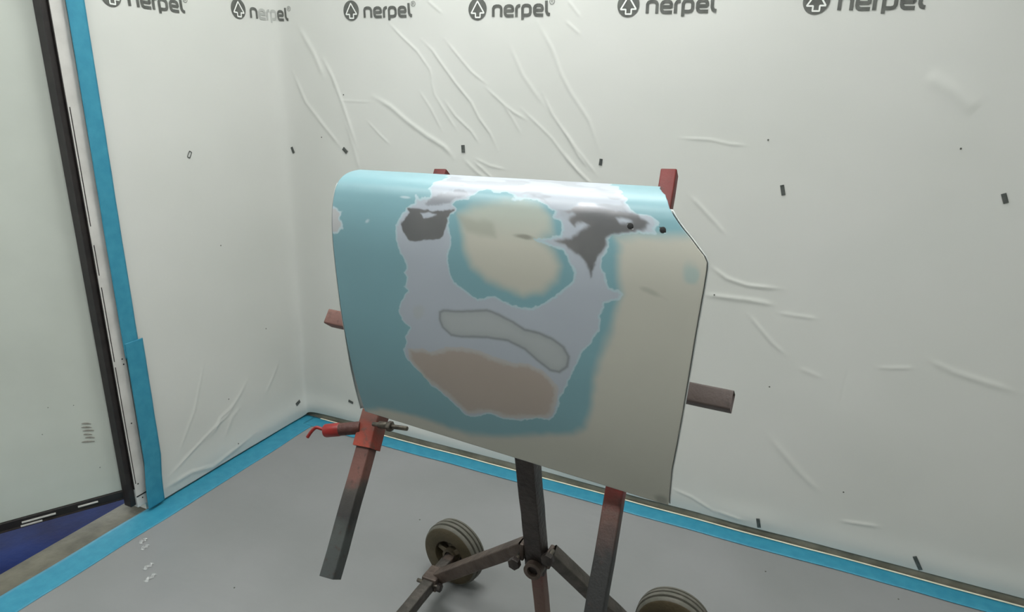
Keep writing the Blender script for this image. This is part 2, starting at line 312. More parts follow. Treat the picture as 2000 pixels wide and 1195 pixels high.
def panel_material():
    m, nt, b = new_mat('door_skin_paint')
    at = N(nt, 'ShaderNodeAttribute', attribute_name='paint')
    ab = N(nt, 'ShaderNodeAttribute', attribute_name='bare')
    nt.links.new(at.outputs['Color'], b.inputs['Base Color'])
    m1 = N(nt, 'ShaderNodeMath', operation='MULTIPLY_ADD'); m1.inputs[1].default_value = -0.06; m1.inputs[2].default_value = 0.42
    b.inputs['Specular IOR Level'].default_value = 0.6
    nt.links.new(ab.outputs['Fac'], m1.inputs[0]); nt.links.new(m1.outputs[0], b.inputs['Roughness'])
    m2 = N(nt, 'ShaderNodeMath', operation='MULTIPLY'); m2.inputs[1].default_value = 0.75
    nt.links.new(ab.outputs['Fac'], m2.inputs[0]); nt.links.new(m2.outputs[0], b.inputs['Metallic'])
    tc = N(nt, 'ShaderNodeTexCoord')
    no = N(nt, 'ShaderNodeTexNoise', Scale=9.0, Detail=3.0)
    nt.links.new(tc.outputs['Object'], no.inputs['Vector'])
    bp = N(nt, 'ShaderNodeBump', Strength=0.08, Distance=0.02)
    nt.links.new(no.outputs['Fac'], bp.inputs['Height']); nt.links.new(bp.outputs['Normal'], b.inputs['Normal'])
    return m
M['panel'] = panel_material()

# ------------------------------------------------------------------ object helpers
def tag(o, label=None, cat=None, group=None, kind=None):
    if label: o['label'] = label
    if cat: o['category'] = cat
    if group: o['group'] = group
    if kind: o['kind'] = kind
    return o

def empty(name, loc, rz=0.0):
    o = bpy.data.objects.new(name, None)
    o.empty_display_size = 0.1
    COL.objects.link(o)
    o.location = loc
    o.rotation_euler = (0, 0, rz)
    o['_m'] = 0
    del o['_m']
    return o

def pmat(o):
    """world matrix of a parent chain, without waiting for the dependency graph"""
    mt = o.matrix_basis.copy()
    if o.parent:
        mt = pmat(o.parent) @ o.matrix_parent_inverse @ mt
    return mt

def link(name, mesh, mat, parent=None, matrix=None, local=False):
    """matrix is in world space unless local"""
    o = bpy.data.objects.new(name, mesh)
    COL.objects.link(o)
    if mat is not None and not mesh.materials:
        mesh.materials.append(mat)
    mt = matrix if matrix is not None else Matrix.Identity(4)
    if parent:
        o.parent = parent
        if not local:
            o.matrix_parent_inverse = pmat(parent).inverted()
    o.matrix_basis = mt
    return o

def from_bm(name, bm, mat, parent=None, matrix=None, local=False, smooth=False):
    me = bpy.data.meshes.new(name)
    bmesh.ops.recalc_face_normals(bm, faces=bm.faces)
    bm.to_mesh(me)
    bm.free()
    if smooth:
        me.shade_smooth()
        me.set_sharp_from_angle(angle=math.radians(40))
    return link(name, me, mat, parent, matrix, local)

def bm_box(bm, a, b, bevel=0.0):
    a, b = Vector(a), Vector(b)
    r = bmesh.ops.create_cube(bm, size=1.0)
    c, s = (a + b) / 2, b - a
    for v in r['verts']:
        v.co = Vector((v.co.x * s.x, v.co.y * s.y, v.co.z * s.z)) + c
    if bevel:
        es = list({e for v in r['verts'] for e in v.link_edges})
        bmesh.ops.bevel(bm, geom=es, offset=bevel, segments=2, affect='EDGES', profile=0.5)

def box(name, a, b, mat, parent=None, bevel=0.0, local=False):
    bm = bmesh.new()
    bm_box(bm, a, b, bevel)
    return from_bm(name, bm, mat, parent, None, local)

def bar_matrix(p0, p1, xref=(1, 0, 0)):
    p0, p1 = Vector(p0), Vector(p1)
    z = (p1 - p0).normalized()
    x = Vector(xref)
    x = (x - z * x.dot(z)).normalized()
    y = z.cross(x)
    mt = Matrix((x, y, z)).transposed().to_4x4()
    mt.translation = p0
    return mt, (p1 - p0).length

def square_tube(name, p0, p1, w, d, mat, parent, xref=(1, 0, 0), hollow=0.004, bevel=0.0035):
    """square hollow section from p0 to p1: rounded edges, open ends with a visible wall"""
    mt, L = bar_matrix(p0, p1, xref)
    bm = bmesh.new()
    r = bmesh.ops.create_cube(bm, size=1.0)
    for v in r['verts']:
        v.co = Vector((v.co.x * w, v.co.y * d, (v.co.z + 0.5) * L))
    es = [e for e in bm.edges if abs(e.verts[0].co.z - e.verts[1].co.z) > L * 0.5]
    bmesh.ops.bevel(bm, geom=es, offset=bevel, segments=3, affect='EDGES', profile=0.5)
    bm.faces.ensure_lookup_table()
    if hollow:
        ends = [f for f in bm.faces if abs(f.normal.z) > 0.9]
        for f in ends:
            nz = f.normal.z
            bmesh.ops.inset_region(bm, faces=[f], thickness=hollow, use_even_offset=True)
            bmesh.ops.translate(bm, verts=list(f.verts), vec=(0, 0, -math.copysign(min(0.03, L * 0.2), nz)))
    # a few rings along the length, slightly uneven like a knocked-about bar
    n = max(2, int(L / 0.05))
    for i in range(1, n):
        z = L * i / n
        bmesh.ops.bisect_plane(bm, geom=bm.verts[:] + bm.edges[:] + bm.faces[:], plane_co=(0, 0, z), plane_no=(0, 0, 1))
    for v in bm.verts:
        k = int(round(v.co.z * 100))
        rr = random.Random(k * 13 + len(name))
        v.co.x += (rr.random() - 0.5) * 0.0012
        v.co.y += (rr.random() - 0.5) * 0.0012
    return from_bm(name, bm, mat, parent, mt, smooth=True)

def cyl(name, p0, p1, r, mat, parent, seg=24, bevel=0.0015, r2=None):
    mt, L = bar_matrix(p0, p1, (0.3, 0.2, 1) if abs((Vector(p1) - Vector(p0)).normalized().z) < 0.9 else (1, 0, 0))
    bm = bmesh.new()
    bmesh.ops.create_cone(bm, cap_ends=True, segments=seg, radius1=r, radius2=r if r2 is None else r2, depth=L,
                          matrix=Matrix.Translation((0, 0, L / 2)))
    if bevel:
        es = [e for e in bm.edges if abs(e.verts[0].co.z - e.verts[1].co.z) < L * 0.5]
        bmesh.ops.bevel(bm, geom=es, offset=bevel, segments=2, affect='EDGES', profile=0.5)
    return from_bm(name, bm, mat, parent, mt, smooth=True)

def ring_tube(name, p0, p1, ro, ri, mat, parent, seg=28):
    """a short open pipe"""
    mt, L = bar_matrix(p0, p1, (0.3, 0.2, 1))
    return lathe(name, [(ri, 0), (ro, 0), (ro, L), (ri, L)], mat, parent, mt, seg, close=True)

def lathe(name, prof, mat, parent, mt, seg=40, close=False, smooth=True):
    """profile of (radius, height) turned about local z"""
    vs, fs = [], []
    n = len(prof)
    for i in range(seg):
        a = 2 * math.pi * i / seg
        for r, h in prof:
            vs.append((r * math.cos(a), r * math.sin(a), h))
    for i in range(seg):
        j = (i + 1) % seg
        for k in range(n if close else n - 1):
            k2 = (k + 1) % n
            fs.append((i * n + k, j * n + k, j * n + k2, i * n + k2))
    me = bpy.data.meshes.new(name)
    me.from_pydata(vs, [], fs)
    me.validate()
    bm = bmesh.new(); bm.from_mesh(me)
    bmesh.ops.remove_doubles(bm, verts=bm.verts, dist=1e-6)
    bpy.data.meshes.remove(me)
    return from_bm(name, bm, mat, parent, mt, smooth=smooth)

def sweep(name, pts, r, mat, parent, seg=12):
    """round rod along a polyline (smoothed)"""
    P = np.array(pts, float)
    t = np.linspace(0, len(P) - 1, 8 * (len(P) - 1) + 1)
    # catmull-rom
    out = []
    for u in t:
        i = min(int(u), len(P) - 2); f = u - i
        p0, p1, p2, p3 = P[max(i - 1, 0)], P[i], P[i + 1], P[min(i + 2, len(P) - 1)]
        out.append(0.5 * ((2 * p1) + (-p0 + p2) * f + (2 * p0 - 5 * p1 + 4 * p2 - p3) * f * f + (-p0 + 3 * p1 - 3 * p2 + p3) * f ** 3))
    bm = bmesh.new()
    rings = []
    for i, p in enumerate(out):
        d = Vector(out[min(i + 1, len(out) - 1)] - out[max(i - 1, 0)]).normalized()
        x = d.cross(Vector((0.1, 0.2, 1))).normalized(); y = d.cross(x)
        rings.append([bm.verts.new(Vector(p) + (x * math.cos(2 * math.pi * k / seg) + y * math.sin(2 * math.pi * k / seg)) * r) for k in range(seg)])
    for a, b_ in zip(rings[:-1], rings[1:]):
        for k in range(seg):
            bm.faces.new((a[k], a[(k + 1) % seg], b_[(k + 1) % seg], b_[k]))
    bm.faces.new(rings[0]); bm.faces.new(rings[-1][::-1])
    return from_bm(name, bm, mat, parent, smooth=True)

def grid_mesh(name, P, keep=None):
    """P: (rows, cols, 3) array of points"""
    R_, C_ = P.shape[:2]
    idx = np.arange(R_ * C_).reshape(R_, C_)
    q = np.stack([idx[:-1, :-1], idx[:-1, 1:], idx[1:, 1:], idx[1:, :-1]], -1).reshape(-1, 4)
    if keep is not None:
        q = q[keep.reshape(-1)]
    me = bpy.data.meshes.new(name)
    me.vertices.add(R_ * C_)
    me.vertices.foreach_set('co', P.reshape(-1).astype(np.float32))
    me.loops.add(q.size)
    me.loops.foreach_set('vertex_index', q.reshape(-1).astype(np.int32))
    me.polygons.add(len(q))
    me.polygons.foreach_set('loop_start', np.arange(0, q.size, 4, dtype=np.int32))
    me.polygons.foreach_set('loop_total', np.full(len(q), 4, dtype=np.int32))
    me.update(calc_edges=True)
    me.shade_smooth()
    return me

def value_noise(x, y, scale, seed=0):
    x, y = x * scale, y * scale
    r = np.random.RandomState(seed)
    T = r.rand(64, 64)
    xi, yi = np.floor(x).astype(int), np.floor(y).astype(int)
    fx, fy = x - xi, y - yi
    fx, fy = fx * fx * (3 - 2 * fx), fy * fy * (3 - 2 * fy)
    g = lambda a, b_: T[a % 64, b_ % 64]
    return (g(xi, yi) * (1 - fx) + g(xi + 1, yi) * fx) * (1 - fy) + (g(xi, yi + 1) * (1 - fx) + g(xi + 1, yi + 1) * fx) * fy - 0.5

def seg_dist(X, Y, a, b_):
    ax, ay = a; bx, by = b_
    dx, dy = bx - ax, by - ay
    t = np.clip(((X - ax) * dx + (Y - ay) * dy) / (dx * dx + dy * dy + 1e-12), 0, 1)
    return np.hypot(X - ax - t * dx, Y - ay - t * dy)

def poly_sd(X, Y, pl):
    d = np.full(X.shape, 9.0); ins = np.zeros(X.shape, bool)
    for i in range(len(pl)):
        a, b_ = pl[i], pl[(i + 1) % len(pl)]
        d = np.minimum(d, seg_dist(X, Y, a, b_))
        c = (a[1] > Y) != (b_[1] > Y)
        if a[1] != b_[1]:
            ins ^= c & (X < (b_[0] - a[0]) * (Y - a[1]) / (b_[1] - a[1]) + a[0])
    return np.where(ins, -d, d)

def sstep(d, lo, hi):
    """1 where d<=lo, 0 where d>=hi"""
    t = np.clip((hi - d) / (hi - lo), 0, 1)
    return t * t * (3 - 2 * t)

# ------------------------------------------------------------------ the setting
RX, RY, RZ = 4.6, -4.6, 2.8

def structure(o):
    o['kind'] = 'structure'
    return o

structure(box('floor', (-0.001, RY, -0.08), (RX, 0.0, 0.0), M['floor']))
flo = COL.objects['floor']
for fx_, fy_ in ((0.931, -0.469), (2.491, -0.149), (1.625, -0.536), (0.60, -1.02), (2.10, -0.20)):
    cyl('dirt_spot', (fx_, fy_, -0.0005), (fx_, fy_, 0.0012), 0.0024, M['speck'], flo, 8, bevel=0)
structure(box('floor_threshold', (-0.105, RY, -0.08), (-0.0012, 0.0, -0.0005), M['threshold']))
structure(box('floor_outside', (-3.5, RY, -0.08), (-0.1055, 0.0, -0.003), M['blue_floor']))
structure(box('wall_back', (-0.12, 0.0, -0.08), (RX, 0.12, RZ), M['wall']))
structure(box('wall_right', (RX, RY, -0.08), (RX + 0.12, 0.12, RZ), M['wall']))
structure(box('wall_front', (-0.12, RY - 0.12, -0.08), (RX + 0.12, RY, RZ), M['wall']))
structure(box('ceiling', (-0.12, RY - 0.12, RZ), (RX + 0.12, 0.12, RZ + 0.1), M['ceiling']))
bm = bmesh.new()
bm_box(bm, (-0.10, -0.86, 0.0), (0.0, 0.0, RZ))
bm_box(bm, (-0.10, -2.05, 2.2), (0.0, -0.86, RZ))
bm_box(bm, (-0.10, RY, 0.0), (0.0, -2.05, RZ))
structure(from_bm('wall_left', bm, M['wall']))
structure(box('baseboard_back', (0.0, -0.008, 0.0), (RX, 0.0, 0.05), M['base']))
structure(box('baseboard_left', (0.0, -0.80, 0.0), (0.006, -0.008, 0.03), M['base']))

# white steel jamb of the doorway with its black rubber seal
jamb = structure(box('trim_1', (-0.012, -0.898, 0.034), (0.013, -0.850, 2.2), M['jamb'], bevel=0.002))
box('rubber_seal', (-0.030, -0.919, 0.044), (0.006, -0.8982, 2.2), M['rubber'], jamb, bevel=0.003)
box('seal_lip', (0.0055, -0.9005, 0.11), (0.0120, -0.8982, 2.2), M['rubber'], jamb)
for z0, z1, yy in ((0.13, 0.58, -0.8935), (0.60, 0.86, -0.8932), (0.90, 1.00, -0.8935), (1.06, 1.42, -0.8935)):
    box('worn_streak', (0.0115, yy, z0), (0.0142, yy + 0.0022, z1), M['rubber'], jamb)
for z0, yy in ((0.58, -0.862), (0.60, -0.864), (0.36, -0.870), (0.125, -0.884), (0.064, -0.876)):
    cyl('screw_hole', (0.012, yy, z0), (0.0140, yy, z0), 0.0026, M['rubber'], jamb, seg=10, bevel=0)
box('hinge_gap', (0.0115, -0.897, 0.076), (0.0142, -0.856, 0.080), M['rubber'], jamb)

# open white door, swung outwards, black rubber seal round its edge
DA = math.atan2(-0.86, -0.51)
door = empty('door_1', (-0.035, -0.905, 0.0), DA)
structure(door)
box('door_leaf', (-0.010, -0.042, 0.098), (1.08, -0.002, 2.16), M['door'], door, bevel=0.002, local=True)
bs = box('bottom_seal', (-0.010, -0.042, 0.066), (1.08, 0.003, 0.0975), M['rubber'], door, bevel=0.003, local=True)
box('seal_rim', (-0.010, 0.003, 0.064), (1.08, 0.0055, 0.069), M['dark_steel'], door, local=True)
for x0, x1, zz in ((0.085, 0.145, 0.081), (0.21, 0.305, 0.080), (0.25, 0.31, 0.0675)):
    box('worn_streak', (x0, 0.0029, zz), (x1, 0.0062, zz + 0.005), M['jamb'], bs, local=True)
rs = random.Random(3)
for i in range(6):
    zc = 0.380 - i * 0.0135
    bm = bmesh.new()
    w_ = 0.024 + rs.random() * 0.014
    x0 = 0.056 + rs.random() * 0.010
    vs = [bm.verts.new((x0 + w_ * t, 0.0004 - 0.002, zc + (0.004 if s else -0.002) * math.sin(math.pi * (0.08 + 0.84 * t)) + 0.008 * t)) for s in (0, 1) for t in (0, .25, .5, .75, 1)]
    for k in range(4):
        bm.faces.new((vs[k], vs[k + 1], vs[k + 6], vs[k + 5]))
    for f in list(bm.faces):
        pass
    ret = bmesh.ops.extrude_face_region(bm, geom=bm.faces[:])
    bmesh.ops.translate(bm, verts=[g for g in ret['geom'] if isinstance(g, bmesh.types.BMVert)], vec=(0, 0.0012, 0))
    from_bm('scuff_mark', bm, M['scuff'], door, local=True)
for xx, zz in ((0.20, 0.38), (0.06, 0.21), (0.10, 0.46), (0.17, 0.47), (0.30, 0.53)):
    bm = bmesh.new()
    bmesh.ops.create_icosphere(bm, subdivisions=1, radius=0.0016)
    from_bm('dirt_spot', bm, M['speck'], door, Matrix.Translation((xx, -0.001, zz)), local=True)

# ceiling luminaires of the booth, above the picture
def ceiling_light(which, label, loc):
    r = empty(which + '_ceiling_light_offscreen', loc)
    tag(r, label, 'light', 'booth ceiling lights')
    bm = bmesh.new()
    for a, b_ in (((-.68, -.24, -.03), (.68, -.20, 0)), ((-.68, .20, -.03), (.68, .24, 0)), ((-.68, -.20, -.03), (-.64, .20, 0)), ((.64, -.20, -.03), (.68, .20, 0))):
        bm_box(bm, a, b_)
    from_bm('frame', bm, M['lamp_frame'], r, local=True)
    box(which + '_diffuser_offscreen', (-.64, -.20, -.018), (.64, .20, -.008), M['diffuser'], r, local=True)

for which, label, (lx, ly) in CEILING_LIGHTS:
    ceiling_light(which, label, (lx, ly, RZ - 0.001))

# ------------------------------------------------------------------ masking film over the corner
OFF = 0.010
def film_radius(z):
    return np.interp(z, [0.0, 0.25, 0.9, 1.8, 2.6], [0.035, 0.045, 0.06, 0.09, 0.10])

S_AX = np.concatenate([np.arange(-0.832, 3.05, 0.004), np.arange(3.05, 4.45, 0.05)])
Z_AX = np.concatenate([np.arange(0.030, 1.93, 0.004), np.arange(1.93, 2.72, 0.03)])
SS, ZZ = np.meshgrid(S_AX, Z_AX)
H = np.zeros(SS.shape)
H += 0.009 * value_noise(SS, ZZ, 1.7, 1) + 0.0030 * value_noise(SS + 0.4 * ZZ, ZZ, 4.3, 2) + 0.0006 * value_noise(SS + ZZ, ZZ - SS, 13.0, 3)
# slack gathered along the bottom edge
H += 0.010 * np.exp(-((ZZ - 0.06) / 0.05) ** 2) * (0.6 + value_noise(SS, ZZ * 0.3, 5.0, 4))
for w, a, pl in CREASES:
    xs = [p[0] for p in pl]; zs = [p[1] for p in pl]
    i0, i1 = np.searchsorted(S_AX, [min(xs) - 0.08, max(xs) + 0.08])
    j0, j1 = np.searchsorted(Z_AX, [min(zs) - 0.08, max(zs) + 0.08])
    X_, Y_ = SS[j0:j1, i0:i1], ZZ[j0:j1, i0:i1]
    if X_.size == 0: continue
    d = np.full(X_.shape, 9.0); tt = np.zeros(X_.shape)
    n = len(pl) - 1
    for k in range(n):
        dk = seg_dist(X_, Y_, pl[k], pl[k + 1])
        ax, ay = pl[k]; bx, by = pl[k + 1]
        t = np.clip(((X_ - ax) * (bx - ax) + (Y_ - ay) * (by - ay)) / ((bx - ax) ** 2 + (by - ay) ** 2 + 1e-12), 0, 1)
        m_ = dk < d
        d = np.where(m_, dk, d); tt = np.where(m_, (k + t) / n, tt)
    fade = np.clip(np.minimum(tt, 1 - tt) * 6, 0.25, 1)
    H[j0:j1, i0:i1] += a * 0.55 * fade * (np.exp(-(d / w) ** 2) + 0.12 * np.exp(-(d / (w * 4)) ** 2))

def film_xyz(S, Z, Hh):
    r = film_radius(Z)
    q = np.sqrt(S * S + r * r)
    x = (S + q) / 2; y = -(-S + q) / 2
    # inward normal of the hyperbola
    nx = (1 - S / q) / 2; ny = -(1 + S / q) / 2
    l = np.hypot(nx, ny)
    Zd = Z - 0.020 * np.exp(-np.maximum(Z - 0.03, 0) / 0.10) / (1 + np.exp(np.clip(S / 0.02, -30, 30)))
    return np.stack([x + nx / l * (OFF + Hh), y + ny / l * (OFF + Hh), Zd], -1)

Hc = np.maximum(H, -0.006)
me = grid_mesh('masking_film', film_xyz(SS, ZZ, Hc))
film = link('masking_film', me, M['film'])
tag(film, 'creased translucent white plastic film with grey printed logos lining both booth walls', 'plastic film')

def film_at(s, z, lift=0.0015):
    i = np.clip(np.searchsorted(S_AX, s) - 1, 0, len(S_AX) - 2); j = np.clip(np.searchsorted(Z_AX, z) - 1, 0, len(Z_AX) - 2)
    fx = (s - S_AX[i]) / (S_AX[i + 1] - S_AX[i]); fz = (z - Z_AX[j]) / (Z_AX[j + 1] - Z_AX[j])
    h = (Hc[j, i] * (1 - fx) + Hc[j, i + 1] * fx) * (1 - fz) + (Hc[j + 1, i] * (1 - fx) + Hc[j + 1, i + 1] * fx) * fz
    return film_xyz(s, z, h + lift)

def stroke_flat(pl, w, closed=False, step=0.004, cap=True):
    """ribbon along a polyline in the film's own plane: list of quads (s, z)"""
    P = np.array(pl + ([pl[0]] if closed else []), float)
    # resample
    d = np.r_[0, np.cumsum(np.hypot(*np.diff(P, axis=0).T))]
    n = max(2, int(d[-1] / step) + 1)
    t = np.unique(np.r_[np.linspace(0, d[-1], n), d])
    Q = np.stack([np.interp(t, d, P[:, 0]), np.interp(t, d, P[:, 1])], 1)
    T = np.gradient(Q, axis=0)
    if closed:
        T[0] = T[-1] = (Q[1] - Q[-2])
    T /= np.linalg.norm(T, axis=1)[:, None] + 1e-9
    Nn = np.stack([-T[:, 1], T[:, 0]], 1)
    return Q + Nn * w / 2, Q - Nn * w / 2

def print_mesh(name, ribbons, mat, parent, lift=0.0015, matrix=None):
    vs, fs = [], []
    for A, B in ribbons:
        A3 = film_at(A[:, 0], A[:, 1], lift); B3 = film_at(B[:, 0], B[:, 1], lift)
        base = len(vs)
        for a, b_ in zip(A3, B3):
            vs += [tuple(a), tuple(b_)]
        for k in range(len(A) - 1):
            fs.append((base + 2 * k, base + 2 * k + 1, base + 2 * k + 3, base + 2 * k + 2))
    m_ = bpy.data.meshes.new(name)
    m_.from_pydata(vs, [], fs)
    return link(name, m_, mat, parent)

def disc_mesh(name, cs, cz, r, mat, parent, lift=0.0015, rings=5, seg=40):
    vs, fs = [], []
    for i in range(rings + 1):
        for k in range(seg):
            a = 2 * math.pi * k / seg
            p = film_at(np.array([cs + r * i / rings * math.cos(a)]), np.array([cz + r * i / rings * math.sin(a)]), lift)[0]
            vs.append(tuple(p))
    for i in range(rings):
        for k in range(seg):
            k2 = (k + 1) % seg
            fs.append((i * seg + k, (i + 1) * seg + k, (i + 1) * seg + k2, i * seg + k2))
    m_ = bpy.data.meshes.new(name)
    m_.from_pydata(vs, [], fs)
    m_.validate()
    return link(name, m_, mat, parent)

LOGO_POS = [(-0.700, 1.748), (-0.1916, 1.7594), (0.3851, 1.7637), (0.9197, 1.7562), (1.4503, 1.7553), (1.9904, 1.7517), (2.53, 1.752), (3.07, 1.75)]
SW = 0.0098
for li, (ls, lz) in enumerate(LOGO_POS):
    em = disc_mesh('printed_emblem', ls - 0.001, lz - 0.0, 0.0352, M['print'], film)
    print_mesh('emblem_arrow', [stroke_flat([(ls + a, lz + b_) for a, b_ in ARROW], 0.0046, closed=True)], M['print_white'], em, lift=0.0024)
    for gi, (g, pl) in enumerate(GLYPHS.items()):
        faded = li == 1 and g in ('e', 'r', 'p')
        print_mesh('printed_letter', [stroke_flat([(ls + a, lz + b_) for a, b_ in pl], SW)], M['print_faded'] if faded else M['print'], film)
    cs, cz = ls + 0.2735, lz + 0.0165
    rg = [(cs + 0.0085 * math.cos(a), cz + 0.0085 * math.sin(a)) for a in np.linspace(0, 2 * math.pi, 20)[:-1]]
    rr_ = [(cs - 0.0028, cz - 0.004), (cs - 0.0028, cz + 0.004), (cs + 0.0015, cz + 0.004), (cs + 0.0028, cz + 0.002), (cs + 0.0012, cz), (cs - 0.001, cz), (cs + 0.003, cz - 0.004)]
    print_mesh('printed_trademark', [stroke_flat(rg, 0.0016, closed=True), stroke_flat(rr_, 0.0012)], M['print'], film)
for sx_, sz_ in SPECKS:
    disc_mesh('dirt_spot', sx_, sz_, 0.0028, M['speck'], film, lift=0.0018, rings=1, seg=8)
for (a, b_, w, outline) in MARKS:
    A, B = np.array(a), np.array(b_)
    if outline:
        d = (B - A) / np.linalg.norm(B - A); nn = np.array([-d[1], d[0]]) * w * 0.30
        print_mesh('printed_mark', [stroke_flat([tuple(A + nn), tuple(B + nn), tuple(B - nn), tuple(A - nn)], 0.0030, closed=True)], M['mark'], film, lift=0.002)
    else:
        mk = print_mesh('printed_mark', [stroke_flat([tuple(A), tuple(B)], w)], M['mark'], film, lift=0.002)

# ------------------------------------------------------------------ blue masking tape
def tape_strip(name, P, mat, label, thick=0.0012):
    o = link(name, grid_mesh(name, P), mat)
    md = o.modifiers.new('thickness', 'SOLIDIFY'); md.thickness = thick; md.offset = -1
    tag(o, label, 'tape')
    return o

def flat_grid(x0, x1, y0, y1, z, nx, ny, wob=0.0015, seed=0, wz=0.0006):
    X_, Y_ = np.meshgrid(np.linspace(x0, x1, nx), np.linspace(y0, y1, ny))
    Zv = z + wz * (value_noise(X_, Y_, 9.0, seed) + 0.5)
    ew = wob * value_noise(X_ * 1.0, Y_ * 0 + seed, 6.0, seed + 1) if (x1 - x0) > (y1 - y0) else wob * value_noise(Y_, X_ * 0 + seed, 6.0, seed + 1)
    if (x1 - x0) > (y1 - y0):
        Y_ = Y_ + ew
    else:
        X_ = X_ + ew
    return np.stack([X_, Y_, Zv], -1)

bt = tape_strip('masking_tape', flat_grid(0.06, RX - 0.02, -0.090, -0.0165, 0.0026, 300, 8, 0.006, 5), M['tape'],
                'blue masking tape along the floor under the logo printed back wall')
ed = link('cream_edge', grid_mesh('cream_edge', flat_grid(0.10, RX - 0.02, -0.020, -0.0125, 0.0034, 300, 3, 0.004, 5)), M['tape_edge'], bt)
ed['label'] = 'cream paper edge of the tape'
tape_strip('masking_tape', flat_grid(0.001, 0.112, -4.2, -0.012, 0.0012, 10, 300, 0.006, 9), M['tape'],
           'wide blue masking tape on the floor running past the open white door')

def vertical_tape(y0, y1, z0, z1, x, label, seed, kink=None):
    zz = np.linspace(z0, z1, 160); yy = np.linspace(y0, y1, 9)
    Y_, Z_ = np.meshgrid(yy, zz)
    w = 0.006 * value_noise(Z_, Z_ * 0 + seed, 1.2, seed)
    if kink:
        w = w + np.interp(Z_, kink[0], kink[1])
    X_ = x + 0.0012 * value_noise(Y_, Z_, 14.0, seed)
    P = np.stack([X_, Y_ + w, Z_], -1)[:, ::-1]
    return tape_strip('masking_tape', P, M['tape'], label)

vertical_tape(-0.860, -0.804, 0.60, 2.70, 0.0262, 'long upper strip of blue masking tape up the white door jamb', 21)
vertical_tape(-0.858, -0.791, 0.014, 0.655, 0.0280, 'short lower strip of blue masking tape, overlapping, at the foot of the jamb', 22,
              ([0.0, 0.06, 0.12, 0.2, 0.7], [-0.012, -0.012, -0.009, 0.0, 0.0]))

# ------------------------------------------------------------------ the door skin being repaired
PROF = np.array(PROFILE)
PSEG = np.r_[0, np.cumsum(np.hypot(*np.diff(PROF, axis=0).T))]
PLEN = PSEG[-1]
PW = 0.66
RE = np.array(RIGHT_EDGE)

def catmull(t, ts, vs):
    """smooth interpolation through the profile points"""
    i = np.clip(np.searchsorted(ts, t, side='right') - 1, 0, len(ts) - 2)
    f = (t - ts[i]) / (ts[i + 1] - ts[i])
    m_ = np.gradient(vs, ts)
    h = ts[i + 1] - ts[i]
    return (2 * f ** 3 - 3 * f ** 2 + 1) * vs[i] + (f ** 3 - 2 * f ** 2 + f) * h * m_[i] + (-2 * f ** 3 + 3 * f ** 2) * vs[i + 1] + (f ** 3 - f ** 2) * h * m_[i + 1]

def panel_xyz(X, l, inset=0.0):
    q = X / PW
    y = catmull(l, PSEG, PROF[:, 0]); z = catmull(l, PSEG, PROF[:, 1]); k = l / PLEN
    x = 1.285 + q * (np.interp(z, RE[:, 0], RE[:, 1]) - 1.285)
    zz = z - 0.0325 * q * (1 - k) + 0.012 * q * k
    return np.stack([x, y + inset, zz], -1)

NX, NL = 520, 440
XX, LL = np.meshgrid(np.linspace(0, PW, NX), np.linspace(0, PLEN, NL))
PP = panel_xyz(XX, LL)

def hexc(c):
    return np.array(srgb(*c)[:3])

